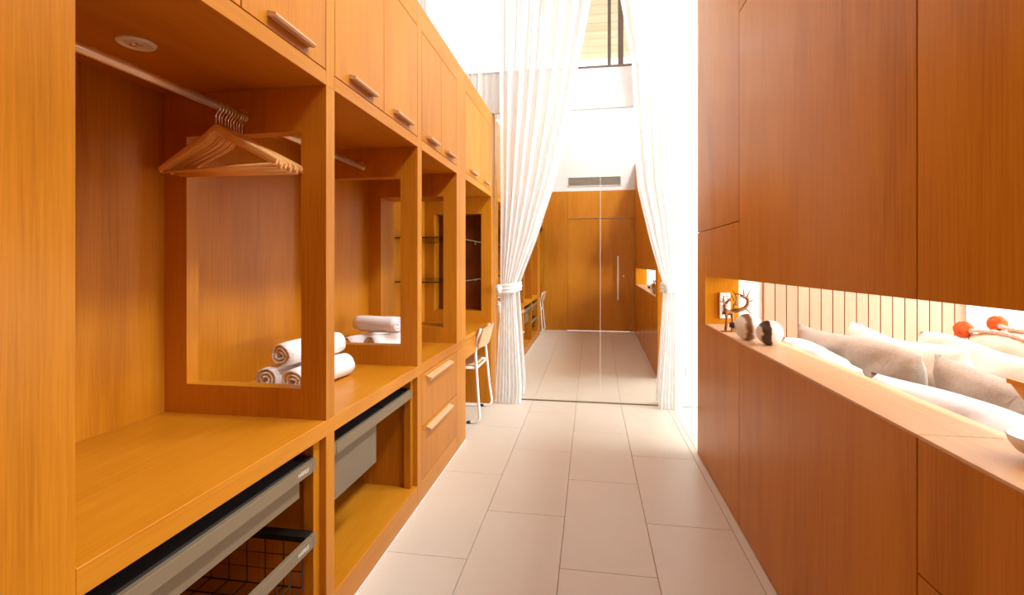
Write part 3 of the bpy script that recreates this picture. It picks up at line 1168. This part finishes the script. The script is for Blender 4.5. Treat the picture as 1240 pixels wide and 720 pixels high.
# ------------------------------------------------------------------ bedroom beyond the niche
bw = group_struct('wall_bedroom', (2.2, 4.40, 0), 'pale vertical timber boarding on the bedroom wall beyond the niche', 'wall')
npk = 17
x0, x1 = at_y(925, 360, 4.40).x, at_y(1172, 360, 4.40).x
pw = (x1 - x0) / npk
part('backing', B(x0, x1, 4.425, 4.445, 0, 2.6), 'wood_z', bw)
for k in range(npk):
    part('plank', B(x0 + k * pw + .003, x0 + (k + 1) * pw - .003, 4.405, 4.425, 0, 2.6, bev=.002), 'plank', bw)
lefts = None
vs, fs = [], []
nu = 160
for j in range(2):
    z = .02 if j == 0 else 2.75
    for i in range(nu + 1):
        u = i / nu
        q = u * 14
        vs.append((x1 + .01 + (4.52 - x1) * u, 4.33 + .04 * math.sin(2 * pi * q + math.sin(q)), z))
for i in range(nu):
    fs.append([i, i + 1, nu + 2 + i, nu + 1 + i])
bc = thing('bedroom_curtain', (3.7, 4.33, 0), 'white curtain over the bedroom window beyond the cushions', 'curtain')
part('drape', MB().raw(vs, fs), 'sheer', bc, smooth=True)
part('track', B(x1, 4.53, 4.31, 4.35, 2.75, 2.80), 'white', bc)

# timber canopy outside the clerestory
sf = group_struct('canopy_1', (0, 6.2, 4.1), 'pale timber soffit outside the high window', 'soffit')
for k in range(9):
    y = 5.15 + k * .21
    part('plank', B(-.55, .62, y, y + .203, 4.16, 4.185), 'pale_x', sf)

# bed
bd = thing('bed', (2.0, 1.75, 0), 'wide bed with white bedding behind the partition', 'bed')
part('bed_base', B(.93, 3.0, .62, 2.86, .10, .30, bev=.01), 'wood_y', bd)
for x in (1.0, 2.9):
    for y in (.7, 2.78):
        part('leg', B(x - .03, x + .03, y - .03, y + .03, 0, .10), 'wood_z', bd)
o = part('mattress', B(.93, 3.0, .62, 2.86, .30, .52, bev=.03), 'linen_white', bd, smooth=True)
o = part('duvet', B(1.95, 3.05, .57, 2.91, .521, .58, bev=.028), 'linen_white', bd, smooth=True)


def pillow(name, loc, W_, H_, T_, lean, yaw, mat, label, seed, cat='pillow', pomp=False):
    """local: width along y, height along z, thickness along x; origin at the bottom middle"""
    rnd = random.Random(seed)
    n, m = 22, 14
    vs, fs = [], []
    for side in (1, -1):
        for j in range(m + 1):
            for i in range(n + 1):
                u, v = i / n * 2 - 1, j / m * 2 - 1
                e = (max(0, 1 - abs(u) ** 3.2) * max(0, 1 - abs(v) ** 3.2)) ** .55
                pull = 1 - .05 * (1 - abs(v)) * abs(u) - 0
                pz = 1 - .07 * (1 - u * u) * 0 - .05 * (1 - abs(u)) * abs(v)
                wr = .014 * math.sin(6 * u + 3 * v + seed) * math.sin(5 * v - 2 * u + seed * 2) + .008 * math.sin(13 * u + 7 * v * v + seed)
                x = side * (T_ / 2 * e + (wr * e)) + .012 * math.sin(2.2 * u + seed)
                rd = 1 - .055 * (u * u * v * v) ** 1.5
                pull *= rd
                pz *= rd
                vs.append((x, W_ / 2 * u * pull, H_ / 2 + H_ / 2 * v * pz + .012 * math.sin(3.1 * u + seed) * (v > 0)))
    K = (n + 1) * (m + 1)
    for s in range(2):
        for j in range(m):
            for i in range(n):
                a = s * K + j * (n + 1) + i
                f = [a, a + 1, a + n + 2, a + n + 1]
                fs.append(f if s == 0 else f[::-1])
    bm = bmesh.new()
    bv_ = [bm.verts.new(v) for v in vs]
    for f in fs:
        bm.faces.new([bv_[i] for i in f])
    bmesh.ops.remove_doubles(bm, verts=bm.verts[:], dist=.0008)
    bmesh.ops.recalc_face_normals(bm, faces=bm.faces[:])
    bm.verts.index_update()
    mb = MB().raw([v.co.copy() for v in bm.verts], [[v.index for v in f.verts] for f in bm.faces])
    bm.free()
    if pomp:
        T = thing(name, loc, label, cat, 'cushions on the bed')
        part('cover', mb, mat, T, smooth=True, local=True)
        for sy in (-1, 1):
            for zz in (.0, H_):
                pc = Vector((0, sy * W_ / 2 * 1.0, zz))
                q = MB()
                vs2, fs2 = [], []
                a_, b_ = 10, 16
                for j in range(a_ + 1):
                    th = pi * j / a_
                    for i in range(b_):
                        ph_ = 2 * pi * i / b_
                        rr = .034 * (1 + rnd.uniform(-.12, .12)) if 0 < j < a_ else .034
                        vs2.append((pc.x + rr * math.sin(th) * math.cos(ph_), pc.y + rr * math.sin(th) * math.sin(ph_), pc.z + rr * math.cos(th)))
                for j in range(a_):
                    for i in range(b_):
                        fs2.append([j * b_ + i, (j + 1) * b_ + i, (j + 1) * b_ + (i + 1) % b_, j * b_ + (i + 1) % b_])
                part('pompom', q.raw(vs2, fs2), 'pompom', T, smooth=True, local=True)
        pts = [(.012 * math.sin(2.2 * u + seed), W_ / 2 * u * .97, H_ * (1 - .025 * (1 - abs(u))) + .012 * math.sin(3.1 * u + seed) + .004) for u in [k / 20 * 2 - 1 for k in range(21)]]
        q = MB().tube(pts, [.007 + .003 * (k % 2) for k in range(21)], 6)
        part('braided_edge', q, 'braid', T, local=True, smooth=True)
        o = T
    else:
        o = part(name, mb, mat, local=True, smooth=True)
        o.location = loc
        tag(o, label, cat, 'cushions on the bed')
    o.rotation_euler = (0, lean, yaw)
    return o


PZ = .523
pillow('bed_pillow', (.985, 2.275, PZ), .80, .375, .125, -.07, .0, 'linen_white', 'white pillow behind the ledge, farther of the two against the partition', 1)
pillow('bed_pillow', (.985, 1.425, PZ), .88, .380, .125, -.07, .0, 'linen_white', 'white pillow behind the ledge, nearer of the two against the partition', 2)
pillow('bed_pillow', (1.130, 2.325, PZ), .99, .425, .14, -.07, .0, 'linen_grey', 'grey beige linen pillow, farther from the viewer, beyond the white pillows', 3)
pillow('bed_pillow', (1.135, 1.345, PZ), .92, .440, .115, -.07, .0, 'linen_grey', 'grey beige linen pillow, nearer the viewer, beyond the white pillow', 4)
pillow('bed_pillow', (1.285, 2.255, PZ), .82, .440, .14, -.07, .0, 'linen_white', 'white pillow standing behind the farther grey pillow', 5)
pillow('bed_pillow', (1.430, 1.950, PZ), .90, .440, .13, -.07, .0, 'linen_cream', 'cream white pillow standing behind the nearer grey pillow', 6)
pillow('scatter_cushion', (1.600, 2.07, PZ + .04), .54, .41, .12, -.10, .0, 'linen_cream', 'cream cushion with orange pompom corners and braided edge, nearer', 7, 'cushion', True)
pillow('scatter_cushion', (1.770, 2.14, PZ + .04), .52, .43, .12, -.10, .0, 'linen_cream', 'cream cushion with orange pompom corners behind the other one', 9, 'cushion', True)

# wooden tray resting on the pillows and white dish on the ledge at the right edge
q0 = at_x(1217, 457, 1.048)
zb = .522
ey = (q0.z - zb) / .0475 * .056
ty = thing('wooden_board', (1.052, q0.y - .4, zb), 'brown wooden board with a slanting edge standing among the pillows at the right edge', 'board')
mb = MB().prism([(q0.y, q0.z), (q0.y - ey, zb), (q0.y - .62, zb), (q0.y - .62, q0.z - .01)], 'x', 1.050, 1.058)
clean(part('panel', mb, 'wood_y', ty))
part('edge_band', MB().box(1.048, 1.060, q0.y - .62, q0.y - .004, q0.z - .012, q0.z - .002), 'wood_y', ty)
dc = Vector((.835, 1.045, NZ0))
ds = thing('white_dish', dc, 'white bowl on a small wooden foot on the ledge at the right edge', 'bowl')
part('foot', MB().lathe([(.03, 0), (.03, .008), (.02, .012)], dc, 20), 'wood_x', ds)
part('bowl', MB().lathe([(.02, .012), (.042, .018), (.054, .034), (.058, .048), (.054, .048), (.042, .026), (.01, .02)], dc, 28), 'plastic', ds, smooth=True)

# ------------------------------------------------------------------ niche objects
p0, p1 = at_y(870.6, 354, NY1), at_y(883.6, 385, NY1)
rm = thing('remote_control', (p0.x, NY1, NZ0), 'white remote control in a holder on the end of the niche', 'remote')
rx0, rx1, rz0, rz1 = p0.x, p0.x + .06, p1.z, p0.z
part('body', B(rx0, rx1, NY1 - .022, NY1 - .001, rz0, rz1, bev=.004), 'plastic', rm)
part('screen', B(rx0 + .009, rx1 - .028, NY1 - .0232, NY1 - .0218, rz0 + .03, rz0 + .085, bev=.0003), 'screen', rm)
for k in range(5):
    zz = rz1 - .02 - k * .016
    for dx in (.018, .042):
        if k < 3 or dx > .03:
            part('button', B(rx0 + dx - .005, rx0 + dx + .005, NY1 - .0235, NY1 - .0218, zz - .004, zz + .004, bev=.0005), 'screen', rm)


def ball(name, px, py, rpx, mat, label, tip):
    # rests on the ledge: find the depth where the sphere touches it
    best = None
    for k in range(400):
        X = .715 + k * .0004
        q = at_x(px, py, X)
        d = cY * q.y - sY * q.x
        r = rpx / F * d
        e = abs(q.z - r - NZ0)
        if best is None or e < best[0]:
            best = (e, q, r)
    q, r = best[1], best[2]
    q.z = NZ0 + r
    T = thing(name, (q.x, q.y, NZ0), label, 'ornament', 'stone balls in the niche')
    prof = []
    for k in range(1, 24):
        a = -pi / 2 + pi * k / 24
        prof.append((r * math.cos(a), r + r * math.sin(a)))
    part('ball', MB().lathe(prof, Vector((q.x, q.y, NZ0)), 32), mat, T, smooth=True)
    if tip:
        part('stem', MB().tube([q + Vector((-.9 * r, .25 * r, .05 * r)), q + Vector((-1.25 * r, .35 * r, .1 * r))], [.016, .012], 10), 'rubber', T)
    print('ball', q, r)
    return T


ball('stone_ball', 906, 395.5, 16.0, 'ball_a', 'veined white stone ball with dark stem next to the twig deer', True)
ball('stone_ball', 932, 402.5, 15.0, 'ball_b', 'dark banded stone ball nearer the viewer, on the ledge', False)

# twig deer
K = .00069 * 1.02
D0 = Vector((.735, 2.80, NZ0))
dt = thing('twig_deer', D0 + Vector((.02, 0, 0)), 'deer figure bound from driftwood twigs standing in the far end of the niche', 'ornament')


def tw(pts, r0, r1):
    """pts in crop pixels (x, y, depth mm) measured from the near hoof"""
    P = [D0 + Vector(((x - 262) * K, z * .001, max(0.001, (530 - y) * K))) for x, y, z in pts]
    n = len(P)
    return P, [1.3 * (r0 + (r1 - r0) * k / (n - 1)) for k in range(n)]


def twig(name, pts, r0, r1):
    P, R_ = tw(pts, r0, r1)
    return part(name, MB().tube(P, R_, 7), 'drift', dt, smooth=True)


twig('body', [(238, 372, 0), (255, 378, 2), (285, 384, 4), (312, 372, 5)], .014, .011)
twig('leg', [(248, 388, -8), (255, 440, -12), (244, 530, -14)], .006, .0035)
twig('leg', [(262, 388, 14), (262, 450, 20), (252, 527, 24)], .006, .0035)
twig('leg', [(292, 388, -8), (296, 440, -10), (286, 530, -12)], .006, .0035)
twig('leg', [(304, 384, 14), (306, 440, 20), (312, 524, 24)], .006, .0035)
twig('neck', [(300, 372, 2), (350, 362, 0), (388, 345, -4), (408, 315, -6), (408, 280, -6), (385, 258, -4)], .010, .006)
twig('head', [(385, 262, -4), (372, 250, -8), (352, 256, -10)], .008, .004)
twig('neck', [(250, 372, 0), (240, 330, 6), (262, 300, 10), (290, 286, 12)], .007, .004)
for pts in ([(300, 372, 0), (312, 330, 8), (335, 300, 14), (330, 250, 18), (308, 212, 20)],
            [(385, 258, 0), (378, 225, -6), (374, 195, -10)],
            [(400, 272, 0), (415, 240, 6), (436, 208, 10)],
            [(408, 300, 0), (428, 290, -8), (444, 284, -12)],
            [(385, 258, 0), (350, 240, 8), (318, 238, 14)],
            [(335, 300, 10), (312, 286, 4), (290, 246, 0)],
            [(250, 330, 0), (228, 300, -4), (204, 296, -8)],
            [(240, 320, 0), (234, 280, 4), (240, 256, 8)],
            [(255, 305, 0), (275, 275, -4), (292, 262, -6)],
            [(388, 345, 0), (420, 370, 8), (436, 392, 12)],
            [(330, 320, 0), (316, 305, -6), (298, 322, -10)],
            [(240, 372, 0), (226, 390, 0), (222, 404, 0)]):
    twig('twig', pts, .0042, .0016)
part('bed_plate', B(D0.x - .03, D0.x + .05, 2.785, 2.83, NZ0, NZ0 + .004), 'drift', dt)
